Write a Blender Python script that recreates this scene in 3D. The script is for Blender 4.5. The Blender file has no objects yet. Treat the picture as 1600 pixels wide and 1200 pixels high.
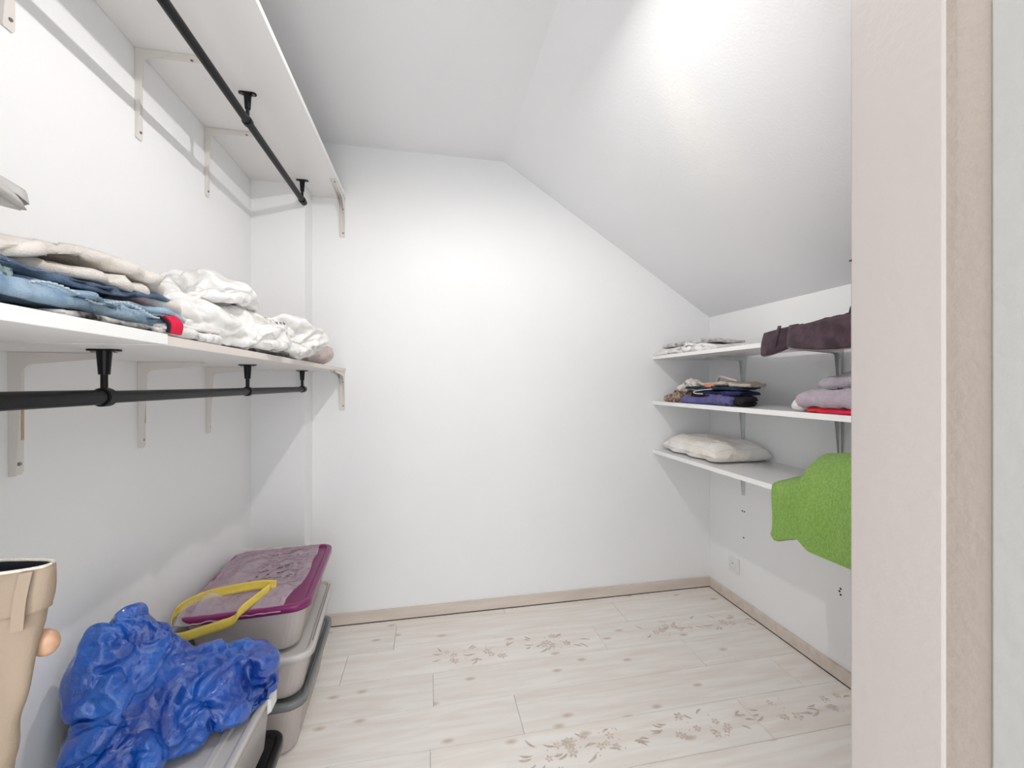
import bpy, bmesh, math, random
from mathutils import Vector, Matrix, noise
random.seed(7)
S = bpy.context.scene
COL = S.collection
PI = math.pi

# ------------------------------------------------------------------ camera, world, lights, exposure
cam = bpy.data.cameras.new('camera'); cam.lens = 14.51; cam.sensor_width = 36; cam.clip_start = 0.02
co = bpy.data.objects.new('camera', cam); COL.objects.link(co)
co.location = (0, 0, 1.25); co.rotation_euler = (PI/2, 0, -math.radians(11.2))
S.camera = co
W = bpy.data.worlds.new('world'); S.world = W; W.use_nodes = True
bg = W.node_tree.nodes['Background']; bg.inputs[0].default_value = (0.93, 0.97, 1.0, 1); bg.inputs[1].default_value = 1.85

def light(name, kind, loc, energy, color, rot=(0, 0, 0), **kw):
    l = bpy.data.lights.new(name, kind); l.energy = energy; l.color = color
    for k, v in kw.items(): setattr(l, k, v)
    o = bpy.data.objects.new(name, l); COL.objects.link(o); o.location = loc; o.rotation_euler = rot
    return o
LAMP = Vector((0.23, 1.0, 2.372))
light('bulb_light', 'POINT', LAMP, 20, (1.0, 0.975, 0.96), shadow_soft_size=0.014)
sp_dir = Vector((1.02, 1.37, 2.09)) - Vector((0.33, 1.03, 2.36))
light('streak_spot', 'SPOT', (0.33, 1.03, 2.36), 4, (1.0, 0.86, 0.4), sp_dir.to_track_quat('-Z', 'Y').to_euler(),
      shadow_soft_size=0.02, spot_size=math.radians(22), spot_blend=1.0)  # added spot for the warm streak on the slope; no fixture holds it
light('doorway_fill', 'AREA', (-0.45, -1.35, 1.05), 6, (0.93, 0.96, 1.0), (math.radians(90), 0, math.radians(-22)),
      shape='RECTANGLE', size=1.1, size_y=1.7)  # added cool fill from behind the camera; no such source is known
light('right_wall_fill', 'POINT', (-.50, -.52, 1.25), 13, (0.93, 0.96, 1.0), shadow_soft_size=0.09)  # added point fill to brighten the right wall, not a known lamp
S.view_settings.view_transform = 'Standard'; S.view_settings.look = 'None'
S.view_settings.gamma = 1; S.view_settings.use_curve_mapping = False
S.view_settings.exposure = 0.54

# ------------------------------------------------------------------ materials
def lin(c):
    out = []
    for v in c:
        v = v/255
        out.append(v/12.92 if v <= .04045 else ((v+.055)/1.055)**2.4)
    return tuple(out)+(1,)

def mat(name, c, rough=.6, var=.0, vscale=8, bump=0, bscale=60, spec=.4, metal=0, alpha=1, c2=None, bump2=0, b2scale=8,
        sheen=0, trans=0, coat=0, stretch=(1, 1, 1), detail=4, crease=0, cscale=20):
    m = bpy.data.materials.new(name); m.use_nodes = True
    nt = m.node_tree; N = nt.nodes; L = nt.links; b = N['Principled BSDF']
    b.inputs['Roughness'].default_value = rough; b.inputs['Specular IOR Level'].default_value = spec
    b.inputs['Metallic'].default_value = metal; b.inputs['Alpha'].default_value = alpha
    b.inputs['Sheen Weight'].default_value = sheen; b.inputs['Coat Weight'].default_value = coat
    b.inputs['Transmission Weight'].default_value = trans
    base = lin(c); second = lin(c2) if c2 else tuple(v*(1-var) for v in base[:3])+(1,)
    tc = N.new('ShaderNodeTexCoord'); mp = N.new('ShaderNodeMapping'); mp.inputs['Scale'].default_value = stretch
    L.new(tc.outputs['Object'], mp.inputs['Vector'])
    n = N.new('ShaderNodeTexNoise'); n.inputs['Scale'].default_value = vscale; n.inputs['Detail'].default_value = detail
    L.new(mp.outputs[0], n.inputs['Vector'])
    r = N.new('ShaderNodeValToRGB'); r.color_ramp.elements[0].color = second; r.color_ramp.elements[1].color = base
    r.color_ramp.elements[0].position = .35; r.color_ramp.elements[1].position = .65
    L.new(n.outputs['Fac'], r.inputs['Fac']); L.new(r.outputs['Color'], b.inputs['Base Color'])
    prev = None
    for (st, sc) in ((bump, bscale), (bump2, b2scale)):
        if st:
            q = N.new('ShaderNodeTexNoise'); q.inputs['Scale'].default_value = sc; q.inputs['Detail'].default_value = 5
            L.new(tc.outputs['Object'], q.inputs['Vector'])
            bu = N.new('ShaderNodeBump'); bu.inputs['Strength'].default_value = st; bu.inputs['Distance'].default_value = .01
            L.new(q.outputs['Fac'], bu.inputs['Height'])
            if prev: L.new(prev.outputs[0], bu.inputs['Normal'])
            prev = bu
    if crease:
        wn = N.new('ShaderNodeTexNoise'); wn.inputs['Scale'].default_value = cscale*.35; L.new(tc.outputs['Object'], wn.inputs['Vector'])
        va = N.new('ShaderNodeVectorMath'); va.operation = 'MULTIPLY_ADD'; va.inputs[1].default_value = (.12, .12, .12)
        L.new(wn.outputs['Color'], va.inputs[0]); L.new(tc.outputs['Object'], va.inputs[2])
        for k, (sc, st) in enumerate(((cscale, 1.0), (cscale*2.3, .6))):
            vo = N.new('ShaderNodeTexVoronoi'); vo.inputs['Scale'].default_value = sc; L.new(va.outputs[0], vo.inputs['Vector'])
            bu = N.new('ShaderNodeBump'); bu.inputs['Strength'].default_value = min(1, crease*st); bu.inputs['Distance'].default_value = .25/sc
            L.new(vo.outputs['Distance'], bu.inputs['Height'])
            if prev: L.new(prev.outputs[0], bu.inputs['Normal'])
            prev = bu
    if prev: L.new(prev.outputs[0], b.inputs['Normal'])
    return m

M = {}
M['wall'] = mat('wall_paint', (246, 246, 246), .55, .015, 3, .05, 220, .3)
M['ceil'] = mat('ceiling_paint', (240, 240, 241), .42, .015, 2, .09, 130, .45)
M['jamb'] = mat('jamb_paint', (170, 161, 156), .5, .06, 4, .06, 90, .3, stretch=(1, 1, .25), bump2=.04, b2scale=14)
M['strip'] = mat('scraped_paint', (156, 144, 134), .6, .10, 5, .14, 110, .3, stretch=(1, 1, .3), bump2=.08, b2scale=40)
M['jamb2'] = mat('jamb_gloss_paint', (160, 157, 153), .4, .04, 3, .12, 60, .4, stretch=(1, 1, .3))
M['shelf'] = mat('white_melamine', (238, 236, 235), .45, .01, 3, .02, 200, .4)
M['shelf2'] = mat('glossy_melamine', (236, 235, 236), .2, .01, 3, 0, 200, .5)
M['edge'] = mat('white_edging', (246, 245, 243), .35, 0, 3)
M['edge2'] = mat('cream_edging', (228, 219, 211), .5, .03, 6)
M['bracket'] = mat('white_enamel', (228, 223, 217), .4, .02, 20)
M['bracket2'] = mat('grey_enamel', (218, 220, 219), .35, .03, 20, metal=.2)
M['caulk'] = mat('yellowed_glue', (203, 180, 140), .5, .2, 60)
M['black'] = mat('black_metal', (8, 8, 10), .4, .2, 30, spec=.3)
M['dark'] = mat('dark_hole', (58, 52, 50), .8)
M['screw'] = mat('steel_screw', (150, 148, 145), .35, .3, 200, metal=.8)
M['base'] = mat('baseboard_laminate', (224, 212, 201), .45, .08, 5, .03, 80, c2=(212, 199, 187), stretch=(.6, 4, 4))
M['gap'] = mat('shadow_gap', (70, 62, 56), .9)
M['socket'] = mat('socket_plastic', (238, 238, 236), .3)
M['wood'] = mat('hanger_wood', (182, 142, 114), .35, .2, 20, stretch=(1, 6, 6))
M['lidpurple'] = mat('purple_plastic', (128, 34, 96), .28, .05, 6, spec=.5)
M['lidclear'] = mat('frosted_lid_plastic', (214, 210, 206), .3, .03, 5, spec=.5, alpha=.86)
M['lidgrey'] = mat('grey_plastic', (122, 124, 125), .3, .05, 5, spec=.5)
M['lidblack'] = mat('black_plastic', (24, 24, 27), .35, .1, 5, spec=.5)
M['body'] = mat('milky_plastic', (224, 214, 209), .25, .03, 4, spec=.5, alpha=.6)
M['body2'] = mat('clear_plastic', (216, 211, 209), .18, .03, 4, spec=.5, alpha=.5)
M['sheetplastic'] = mat('smoky_translucent_plastic', (150, 145, 139), .25, .2, 6, spec=.5, alpha=.85, c2=(122, 117, 113))
M['inside'] = mat('packed_fabric', (196, 180, 172), .9, .25, 7, .5, 20)
M['film'] = mat('clear_film', (240, 236, 238), .12, .0, 4, spec=.8, alpha=.34, crease=1, cscale=26)
M['yellow'] = mat('yellow_film', (238, 210, 92), .25, .1, 20, spec=.5, alpha=.92, bump2=.3, b2scale=30)
M['ink'] = mat('black_print', (40, 34, 38), .6)
M['whitejean'] = mat('off_white_cotton', (226, 218, 210), .9, .07, 14, .35, 420, .1, sheen=.1, bump2=.35, b2scale=26)
M['denim'] = mat('light_blue_denim', (168, 190, 208), .9, .3, 22, .4, 500, .1, c2=(120, 146, 170), bump2=.4, b2scale=30)
M['denimdark'] = mat('dark_blue_denim', (120, 138, 160), .9, .3, 22, .4, 500, .1, c2=(86, 103, 126), bump2=.4, b2scale=30)
M['stitch'] = mat('pale_stitching', (196, 206, 214), .9)
M['mint'] = mat('mint_and_white_cotton', (230, 236, 232), .9, .1, 40, .3, 300, .1, c2=(150, 205, 180), bump2=.3)
M['greycloth'] = mat('pale_grey_cotton', (206, 203, 200), .9, .12, 12, .3, 300, .1, bump2=.3)
M['wbag'] = mat('white_plastic_film', (243, 241, 238), .26, .02, 8, 0, 60, .6, crease=.95, cscale=15)
M['whitecloth'] = mat('white_cotton', (236, 233, 231), .85, .03, 10, .3, 300, .1, bump2=.4, b2scale=20)
M['printcloth'] = mat('black_and_white_print', (232, 228, 224), .85, 0, 34, .3, 300, .1, c2=(44, 40, 40))
M['red'] = mat('red_cotton', (222, 40, 74), .8, .1, 20, .3, 300, .1)
M['pinktowel'] = mat('pink_terry', (252, 232, 228), .95, .12, 60, 1, 380, .05, sheen=.3, bump2=.4, b2scale=50)
M['bluebag'] = mat('blue_woven_plastic', (11, 98, 198), .22, .2, 9, .25, 420, .7, c2=(3, 58, 152), crease=.75, cscale=24, coat=.6)
M['khaki'] = mat('beige_chino', (152, 135, 118), .85, .08, 10, .12, 500, .1, bump2=.35, b2scale=14)
M['khakiedge'] = mat('pale_waist_piping', (216, 208, 192), .9, .1, 60, .4, 400)
M['lining'] = mat('navy_lining', (26, 30, 42), .9)
M['lilac'] = mat('lilac_terry', (226, 208, 222), .95, .09, 60, 1, 330, .05, sheen=.3)
M['lilacgrey'] = mat('grey_lilac_fleece', (205, 196, 206), .95, .08, 60, .8, 330, .05, sheen=.3)
M['redcloth'] = mat('bright_red_cloth', (240, 52, 46), .7, .1, 14, c2=(226, 34, 84))
M['brown'] = mat('brown_denim', (84, 66, 74), .9, .25, 30, .5, 420, .1, c2=(60, 46, 54), sheen=.15)
M['browncord'] = mat('dark_brown_cotton', (74, 60, 56), .9, .25, 30, .5, 420, .1)
M['brownedge'] = mat('brown_hem_stitch', (128, 112, 118), .9)
M['purplefleece'] = mat('violet_blue_fleece', (98, 92, 160), .95, .15, 40, .7, 300, .05, sheen=.3)
M['navy'] = mat('navy_cotton', (44, 48, 96), .9, .15, 30, .5, 300)
M['blackcloth'] = mat('black_cotton', (30, 28, 34), .9, .15, 30, .5, 300)
M['scarf'] = mat('mottled_brown_scarf', (196, 172, 150), .9, 0, 70, .6, 200, c2=(92, 72, 64))
M['teal'] = mat('dark_teal_cotton', (44, 62, 78), .9, .2, 30, .4, 300)
M['beigebag'] = mat('beige_canvas', (206, 194, 182), .9, .08, 14, .4, 300)
M['orange'] = mat('orange_print', (218, 128, 96), .8)
M['green'] = mat('green_terry', (164, 208, 96), .97, .22, 130, 1, 260, .05, c2=(140, 188, 70), sheen=.35, bump2=.5, b2scale=90)
M['graprint'] = mat('grey_graphic_film', (226, 223, 222), .4, 0, 40, c2=(176, 173, 175))
M['pillow'] = mat('pillow_in_film', (246, 243, 240), .35, .04, 6, .2, 50, .5, c2=(238, 230, 220), crease=.6, cscale=13)
M['petal'] = mat('faded_flower_print', (226, 213, 201), .5, .1, 60, c2=(208, 193, 179))
M['leafp'] = mat('faded_leaf_print', (214, 203, 192), .5, .1, 60, c2=(190, 176, 162))
mb = bpy.data.materials.new('bulb_glass'); mb.use_nodes = True
e = mb.node_tree.nodes['Principled BSDF']; e.inputs['Emission Color'].default_value = (1, .95, .85, 1); e.inputs['Emission Strength'].default_value = 3
M['bulb'] = mb

# laminate plank: pale grain, knots, a tone of its own per plank
def plank_material():
    m = bpy.data.materials.new('pale_oak_laminate'); m.use_nodes = True
    nt = m.node_tree; N = nt.nodes; L = nt.links; b = N['Principled BSDF']
    b.inputs['Roughness'].default_value = .42; b.inputs['Specular IOR Level'].default_value = .35
    tc = N.new('ShaderNodeTexCoord'); oi = N.new('ShaderNodeObjectInfo')
    mul = N.new('ShaderNodeVectorMath'); mul.operation = 'MULTIPLY_ADD'
    comb = N.new('ShaderNodeCombineXYZ'); L.new(oi.outputs['Random'], comb.inputs[0]); L.new(oi.outputs['Random'], comb.inputs[2])
    mul.inputs[1].default_value = (13, 0, 7)
    L.new(comb.outputs[0], mul.inputs[0]); L.new(tc.outputs['Object'], mul.inputs[2])
    mp = N.new('ShaderNodeMapping'); mp.inputs['Scale'].default_value = (1.5, 14, 1); L.new(mul.outputs[0], mp.inputs['Vector'])
    g = N.new('ShaderNodeTexNoise'); g.inputs['Scale'].default_value = 2.2; g.inputs['Detail'].default_value = 8; g.inputs['Distortion'].default_value = .4
    L.new(mp.outputs[0], g.inputs['Vector'])
    r = N.new('ShaderNodeValToRGB'); r.color_ramp.elements[0].position = .3; r.color_ramp.elements[0].color = lin((234, 225, 216))
    r.color_ramp.elements[1].position = .62; r.color_ramp.elements[1].color = lin((245, 240, 234))
    L.new(g.outputs['Fac'], r.inputs['Fac'])
    # knots
    mk = N.new('ShaderNodeMapping'); mk.inputs['Scale'].default_value = (2.9, 6.2, 1); L.new(mul.outputs[0], mk.inputs['Vector'])
    v = N.new('ShaderNodeTexVoronoi'); v.voronoi_dimensions = '2D'; v.inputs['Scale'].default_value = 1.0; L.new(mk.outputs[0], v.inputs['Vector'])
    kr = N.new('ShaderNodeValToRGB'); kr.color_ramp.elements[0].position = .02; kr.color_ramp.elements[0].color = (1, 1, 1, 1)
    kr.color_ramp.elements[1].position = .085; kr.color_ramp.elements[1].color = (0, 0, 0, 1)
    L.new(v.outputs['Distance'], kr.inputs['Fac'])
    mx = N.new('ShaderNodeMix'); mx.data_type = 'RGBA'; mx.inputs['B'].default_value = lin((198, 180, 164))
    kf = N.new('ShaderNodeMath'); kf.operation = 'MULTIPLY'; kf.inputs[1].default_value = .75
    L.new(kr.outputs['Color'], kf.inputs[0])
    L.new(kf.outputs[0], mx.inputs['Factor']); L.new(r.outputs['Color'], mx.inputs['A'])
    hs = N.new('ShaderNodeHueSaturation'); mr = N.new('ShaderNodeMapRange')
    mr.inputs['To Min'].default_value = .965; mr.inputs['To Max'].default_value = 1.03
    L.new(oi.outputs['Random'], mr.inputs['Value']); L.new(mr.outputs[0], hs.inputs['Value']); L.new(mx.outputs['Result'], hs.inputs['Color'])
    L.new(hs.outputs[0], b.inputs['Base Color'])
    bu = N.new('ShaderNodeBump'); bu.inputs['Strength'].default_value = .06; bu.inputs['Distance'].default_value = .005
    L.new(g.outputs['Fac'], bu.inputs['Height']); L.new(bu.outputs[0], b.inputs['Normal'])
    return m
M['plank'] = plank_material()

# ------------------------------------------------------------------ helpers
def obj(name, bm, m, parent=None, smooth=False, local=False, mods=()):
    """link a bmesh (world coordinates unless local) as ONE mesh object"""
    me = bpy.data.meshes.new(name)
    bmesh.ops.recalc_face_normals(bm, faces=bm.faces)
    bm.to_mesh(me); bm.free()
    if isinstance(m, str): m = M[m]
    me.materials.append(m)
    if smooth:
        for p in me.polygons: p.use_smooth = True
    o = bpy.data.objects.new(name, me); COL.objects.link(o)
    if parent:
        o.parent = parent
        if not local:
            loc = parent.location.copy() + (parent.parent.location if parent.parent and parent.type == 'EMPTY' else Vector())
            p = parent; T = Vector()
            while p: T = T + p.location; p = p.parent
            if parent.type == 'EMPTY': me.transform(Matrix.Translation(-T))
    return o

def thing(name, label, cat, loc=(0, 0, 0), rotz=0, group=None):
    o = bpy.data.objects.new(name, None); COL.objects.link(o); o.empty_display_size = .05
    o.location = loc; o.rotation_euler = (0, 0, rotz); o['label'] = label; o['category'] = cat
    if group: o['group'] = group
    return o
def tag(o, label, cat, group=None):
    o['label'] = label; o['category'] = cat
    if group: o['group'] = group
    return o
def struct(o, label=None, cat=None):
    o['kind'] = 'structure'
    if label: o['label'] = label
    if cat: o['category'] = cat
    return o
def bake(o):
    """replace the mesh by its modified result"""
    dg = bpy.context.evaluated_depsgraph_get(); dg.update()
    me = bpy.data.meshes.new_from_object(o.evaluated_get(dg)); o.modifiers.clear(); o.data = me
    for p in me.polygons: p.use_smooth = True
def dup(root, loc, rotz, label, group=None):
    r = root.copy(); COL.objects.link(r); r.location = loc; r.rotation_euler = (0, 0, rotz); r['label'] = label
    if group: r['group'] = group
    for ch in list(root.children):
        c = ch.copy(); COL.objects.link(c); c.parent = r
        for g in ch.children:
            d = g.copy(); COL.objects.link(d); d.parent = c
    return r

def box(bm, x0, x1, y0, y1, z0, z1, bev=0, rot=0, piv=None):
    vs = [bm.verts.new((x, y, z)) for x in (x0, x1) for y in (y0, y1) for z in (z0, z1)]
    F = [(0, 1, 3, 2), (4, 6, 7, 5), (0, 4, 5, 1), (2, 3, 7, 6), (0, 2, 6, 4), (1, 5, 7, 3)]
    fs = [bm.faces.new([vs[i] for i in f]) for f in F]
    bmesh.ops.recalc_face_normals(bm, faces=fs)
    if bev:
        es = list({e for f in fs for e in f.edges})
        bmesh.ops.bevel(bm, geom=es, offset=bev, segments=2, affect='EDGES', profile=.5)
def prism(bm, pts, axis, a, b):
    """extrude a 2-D polygon along an axis; pts are the other two coordinates in xyz order"""
    def P(p, t): return {'x': (t, p[0], p[1]), 'y': (p[0], t, p[1]), 'z': (p[0], p[1], t)}[axis]
    A = [bm.verts.new(P(p, a)) for p in pts]; B = [bm.verts.new(P(p, b)) for p in pts]
    bm.faces.new(A); bm.faces.new(B[::-1]); n = len(pts)
    for i in range(n): bm.faces.new([A[i], B[i], B[(i+1) % n], A[(i+1) % n]])
def cyl(bm, p0, p1, r0, r1=None, n=20, cap=True):
    r1 = r0 if r1 is None else r1
    p0 = Vector(p0); p1 = Vector(p1); d = (p1-p0).normalized(); a = d.orthogonal().normalized(); b = d.cross(a)
    A = []; B = []
    for i in range(n):
        t = 2*PI*i/n; w = a*math.cos(t)+b*math.sin(t)
        A.append(bm.verts.new(p0+w*r0)); B.append(bm.verts.new(p1+w*r1))
    for i in range(n): bm.faces.new([A[i], A[(i+1) % n], B[(i+1) % n], B[i]])
    if cap: bm.faces.new(A[::-1]); bm.faces.new(B)
def tube(bm, pts, r, n=10, cap=True):
    pts = [Vector(p) for p in pts]; rings = []
    up = None
    for i, p in enumerate(pts):
        d = (pts[min(i+1, len(pts)-1)]-pts[max(i-1, 0)]).normalized()
        a = d.orthogonal().normalized() if up is None else (up-d*up.dot(d)).normalized()
        up = a; b = d.cross(a)
        rr = r[i] if isinstance(r, (list, tuple)) else r
        rings.append([bm.verts.new(p+(a*math.cos(2*PI*k/n)+b*math.sin(2*PI*k/n))*rr) for k in range(n)])
    for A, B in zip(rings, rings[1:]):
        for k in range(n): bm.faces.new([A[k], A[(k+1) % n], B[(k+1) % n], B[k]])
    if cap: bm.faces.new(rings[0][::-1]); bm.faces.new(rings[-1])
def loft(bm, rings, close=True, cap0=False, cap1=False):
    R = [[bm.verts.new(p) for p in r] for r in rings]; n = len(R[0])
    for A, B in zip(R, R[1:]):
        for k in range(n if close else n-1): bm.faces.new([A[k], A[(k+1) % n], B[(k+1) % n], B[k]])
    if cap0: bm.faces.new(R[0][::-1])
    if cap1: bm.faces.new(R[-1])
def rrect(cx, cy, z, hx, hy, r, rot=0, n=6):
    out = []
    for (sx, sy, a0) in ((1, 1, 0), (-1, 1, PI/2), (-1, -1, PI), (1, -1, 3*PI/2)):
        for i in range(n+1):
            a = a0+i*PI/2/n
            x = sx*(hx-r)+r*math.cos(a); y = sy*(hy-r)+r*math.sin(a)
            out.append((cx+x*math.cos(rot)-y*math.sin(rot), cy+x*math.sin(rot)+y*math.cos(rot), z))
    return out
def spline(pts, m=8):
    pts = [Vector(p) for p in pts]; out = []
    for i in range(len(pts)-1):
        p0 = pts[max(i-1, 0)]; p1 = pts[i]; p2 = pts[i+1]; p3 = pts[min(i+2, len(pts)-1)]
        for k in range(m):
            t = k/m
            out.append(.5*((2*p1)+(p2-p0)*t+(2*p0-5*p1+4*p2-p3)*t*t+(3*p1-p0-3*p2+p3)*t**3))
    out.append(pts[-1]); return out

def nz(x, y, z, s=0): return noise.noise(Vector((x+s*17.3, y+s*5.1, z-s*9.7)))
def crinkle(p, f, seed):
    q = p*f+Vector((seed*3.1, seed*7.7, seed*1.3))
    w = noise.noise_vector(q*.6)*.7
    a = 1-abs(noise.noise(q+w))*1.9
    b = 1-abs(noise.noise(q*2.1+w*1.3+Vector((9, 2, 5))))*1.9
    c = 1-abs(noise.noise(q*4.3+Vector((2, 12, 5))))*1.9
    return (max(a, 0)**2.2)*1.0+(max(b, 0)**2)*.45+(max(c, 0)**2)*.18-.55

def facets(p, f, seed):
    q = p*f+Vector((seed*3.1, seed*7.7, seed*1.3)); q = q+noise.noise_vector(q*.5)*.55
    a = noise.voronoi(q)[0]; b = noise.voronoi(q*2.2+Vector((3, 1, 7)))[0]
    return (a[0]-.45)*1.3+(b[0]-.42)*.45+(1-abs(noise.noise(q*.8))*2)*.35-.2
def lump(name, ells, m, label=None, cat=None, voxel=.006, amp=.015, f=9, seed=1, zmin=None, clampf=None, parent=None, group=None,
         smooth_it=4, amp2=0, fn=None, grooves=()):
    """several ellipsoids fused into one skin, then creased"""
    bm = bmesh.new()
    for (c, r, rot) in ells:
        mt = Matrix.Translation(c) @ Matrix.Rotation(rot[2], 4, 'Z') @ Matrix.Rotation(rot[1], 4, 'Y') @ Matrix.Rotation(rot[0], 4, 'X') @ Matrix.Diagonal((r[0], r[1], r[2], 1))
        bmesh.ops.create_icosphere(bm, subdivisions=4, radius=1, matrix=mt)
    o = obj(name, bm, m, None)
    rm = o.modifiers.new('r', 'REMESH'); rm.mode = 'VOXEL'; rm.voxel_size = voxel
    sm = o.modifiers.new('s', 'SMOOTH'); sm.iterations = smooth_it; sm.factor = .6
    bake(o); me = o.data
    ns = [v.normal.copy() for v in me.vertices]
    for v, n_ in zip(me.vertices, ns):
        p = v.co.copy(); d = (fn or crinkle)(p, f, seed)*amp
        for (A, B, w, dep) in grooves:
            A = Vector(A); B = Vector(B); t = max(0, min(1, (p-A).dot(B-A)/(B-A).length_squared)); q = (p-A.lerp(B, t)).length
            d -= dep*math.exp(-(q/w)**2)
        if amp2: d += nz(p.x*f*.4, p.y*f*.4, p.z*f*.4, seed)*amp2
        p = p+n_*d
        if zmin is not None and p.z < zmin: p.z = zmin+(p.z-zmin)*.02
        if clampf: p = clampf(p)
        v.co = p
    me.update()
    if parent:
        T = parent.location; me.transform(Matrix.Translation(-T)); o.parent = parent
    if label: tag(o, label, cat, group)
    return o

def simcloth(o, grow, frames, colliders, bend=.01, grav=.4, stiff=20, inner=.018, amp=.010, f=20, seed=4, parent=None, grooves=()):
    """cloth physics: the skin grows over a core of its own shape, buckles and settles on the colliders"""
    cs = []
    c = o.copy(); c.data = o.data.copy(); COL.objects.link(c); ns = [v.normal.copy() for v in c.data.vertices]
    for v, n in zip(c.data.vertices, ns): v.co = v.co-n*inner
    cs.append(c)
    for b in colliders:
        bm = bmesh.new(); box(bm, *b); cs.append(obj('collider', bm, 'wall'))
    for c in cs:
        c.modifiers.new('c', 'COLLISION'); c.collision.thickness_outer = .003; c.collision.cloth_friction = 12
    md = o.modifiers.new('cl', 'CLOTH'); st = md.settings; st.quality = 6; st.mass = .15
    st.tension_stiffness = stiff; st.compression_stiffness = stiff; st.shear_stiffness = stiff*.5; st.bending_stiffness = bend
    st.tension_damping = 5; st.compression_damping = 5; st.shear_damping = 5; st.bending_damping = .5; st.air_damping = 3
    st.shrink_min = -grow; st.shrink_max = -grow; st.effector_weights.gravity = grav
    md.collision_settings.use_collision = True; md.collision_settings.distance_min = .003; md.collision_settings.collision_quality = 2
    md.point_cache.frame_start = 1; md.point_cache.frame_end = frames+1
    for k in range(1, frames+1): S.frame_set(k)
    dg = bpy.context.evaluated_depsgraph_get(); me = bpy.data.meshes.new_from_object(o.evaluated_get(dg)); o.modifiers.clear(); o.data = me
    for c in cs: bpy.data.objects.remove(c)
    S.frame_set(1)
    ns = [v.normal.copy() for v in me.vertices]
    for v, n in zip(me.vertices, ns):
        p = v.co.copy(); d = amp*facets(p, f, seed)
        for (A, B, w, dep) in grooves:
            A = Vector(A); B = Vector(B); t = max(0, min(1, (p-A).dot(B-A)/(B-A).length_squared)); q = (p-A.lerp(B, t)).length
            d -= dep*math.exp(-(q/w)**2)
        v.co = p+n*d
    sb = o.modifiers.new('s', 'SUBSURF'); sb.levels = 1; bake(o)
    if parent: o.data.transform(Matrix.Translation(-parent.location)); o.parent = parent
    return o

def folded(name, m, O, U, V, Wd, D, H, n, label=None, cat=None, env=None, base=None, jit=.01, seed=1, wr=.003, parent=None,
           group=None, fill=.86, nu=60, endround=.35, skew=0, hole=None):
    """cloth folded back and forth: layers run along V (front edge at V=0), swept along U"""
    U = Vector((U[0], U[1], 0)).normalized(); V = Vector((V[0], V[1], 0)).normalized(); O = Vector(O)
    t = H/n; prof = []; nv = 14
    for k in range(n):
        vs = [i/(nv-1) for i in range(nv)]
        if k % 2 == 0: vs = vs[::-1]
        for v in vs: prof.append((t*.5+v*(D-t), (k+.5)*t, k))
        if k < n-1:
            front = (k % 2 == 0)
            for j in range(1, 6):
                a = -PI/2+PI*j/6
                vv = (t*.5-math.cos(a)*t*.5) if front else (D-t*.5+math.cos(a)*t*.5)
                prof.append((vv, (k+1)*t+math.sin(a)*t*.5, k+.5))
    bm = bmesh.new(); rings = []
    for i in range(nu+1):
        u = i/nu; ring = []
        for (v, z, k) in prof:
            fo = jit*nz(u*4, k*.9, 0, seed)+jit*.5*nz(u*11, k*1.7, 3, seed)
            vv = v+fo*(1-v/D)*1.6
            uu = u*Wd+jit*1.2*nz(v*6, k*1.3, 7, seed)*(1 if u > .5 else -1)*(abs(u-.5)*2)**3
            e = env(u, v/D) if env else 1.0
            e *= 1-endround*(abs(u-.5)*2)**8
            p = O+U*(uu+skew*v)+V*vv
            zz = z*e+wr*nz(p.x*30, p.y*30, k*2, seed)+wr*1.5*nz(p.x*9, p.y*9, k, seed+3)
            b0 = base(u, v/D) if base else 0
            p = Vector((p.x, p.y, O.z+max(zz, t*.45*min(e, 1))+b0))
            ring.append(p)
        rings.append(ring)
    loft(bm, rings, close=False)
    o = obj(name, bm, m, None)
    so = o.modifiers.new('s', 'SOLIDIFY'); so.thickness = t*fill; so.offset = 0; so.use_even_offset = False
    bake(o)
    if parent:
        o.data.transform(Matrix.Translation(-parent.location)); o.parent = parent
    if label: tag(o, label, cat, group)
    return o

def ribbon(bm, path, thick=.003, nv=6, bow=0):
    """path: list of (top point, bottom point); a band with thickness"""
    tops = spline([p[0] for p in path]); bots = spline([p[1] for p in path]); n = len(tops)
    grid = []
    for i in range(n):
        tan = (tops[min(i+1, n-1)]-tops[max(i-1, 0)]).normalized(); dn = (bots[i]-tops[i])
        nr = tan.cross(dn.normalized()).normalized()
        row = [tops[i]+dn*(k/nv)+nr*bow*math.sin(PI*k/nv) for k in range(nv+1)]
        grid.append([(p+nr*thick/2) for p in row]+[(p-nr*thick/2) for p in row][::-1])
    loft(bm, grid, close=True, cap0=True, cap1=True)

# ------------------------------------------------------------------ room constants (metres)
XL, XR, YB, YP, YF = -.827, 1.70, 2.274, 2.142, .346
ZC, XS, ZR = 2.493, .406, 1.663
XJ = .42

# ------------------------------------------------------------------ room shell
bm = bmesh.new(); box(bm, XL-.1, XR+.1, -.7, YB+.1, -.12, -.0105)
floor = struct(obj('floor', bm, 'gap'), 'pale whitewashed plank floor of the closet', 'floor')
bm = bmesh.new(); box(bm, XL-.1, XL, YF-.25, YB+.1, -.01, ZC+.1)
wl = struct(obj('wall_left', bm, 'wall'), 'white wall behind the left shelves', 'wall')
bm = bmesh.new(); box(bm, XR, XR+.1, YF-.25, YB+.1, -.01, ZR+.08)
wr_ = struct(obj('wall_right', bm, 'wall'), 'low white wall under the slope, behind the right shelves', 'wall')
bm = bmesh.new(); prism(bm, [(XL-.1, -.01), (XR+.1, -.01), (XR+.1, ZR), (XR, ZR), (XS, ZC), (XL-.1, ZC)], 'y', YB, YB+.1)
struct(obj('wall_back', bm, 'wall'), 'white end wall with a sloping top right edge', 'wall')
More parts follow.
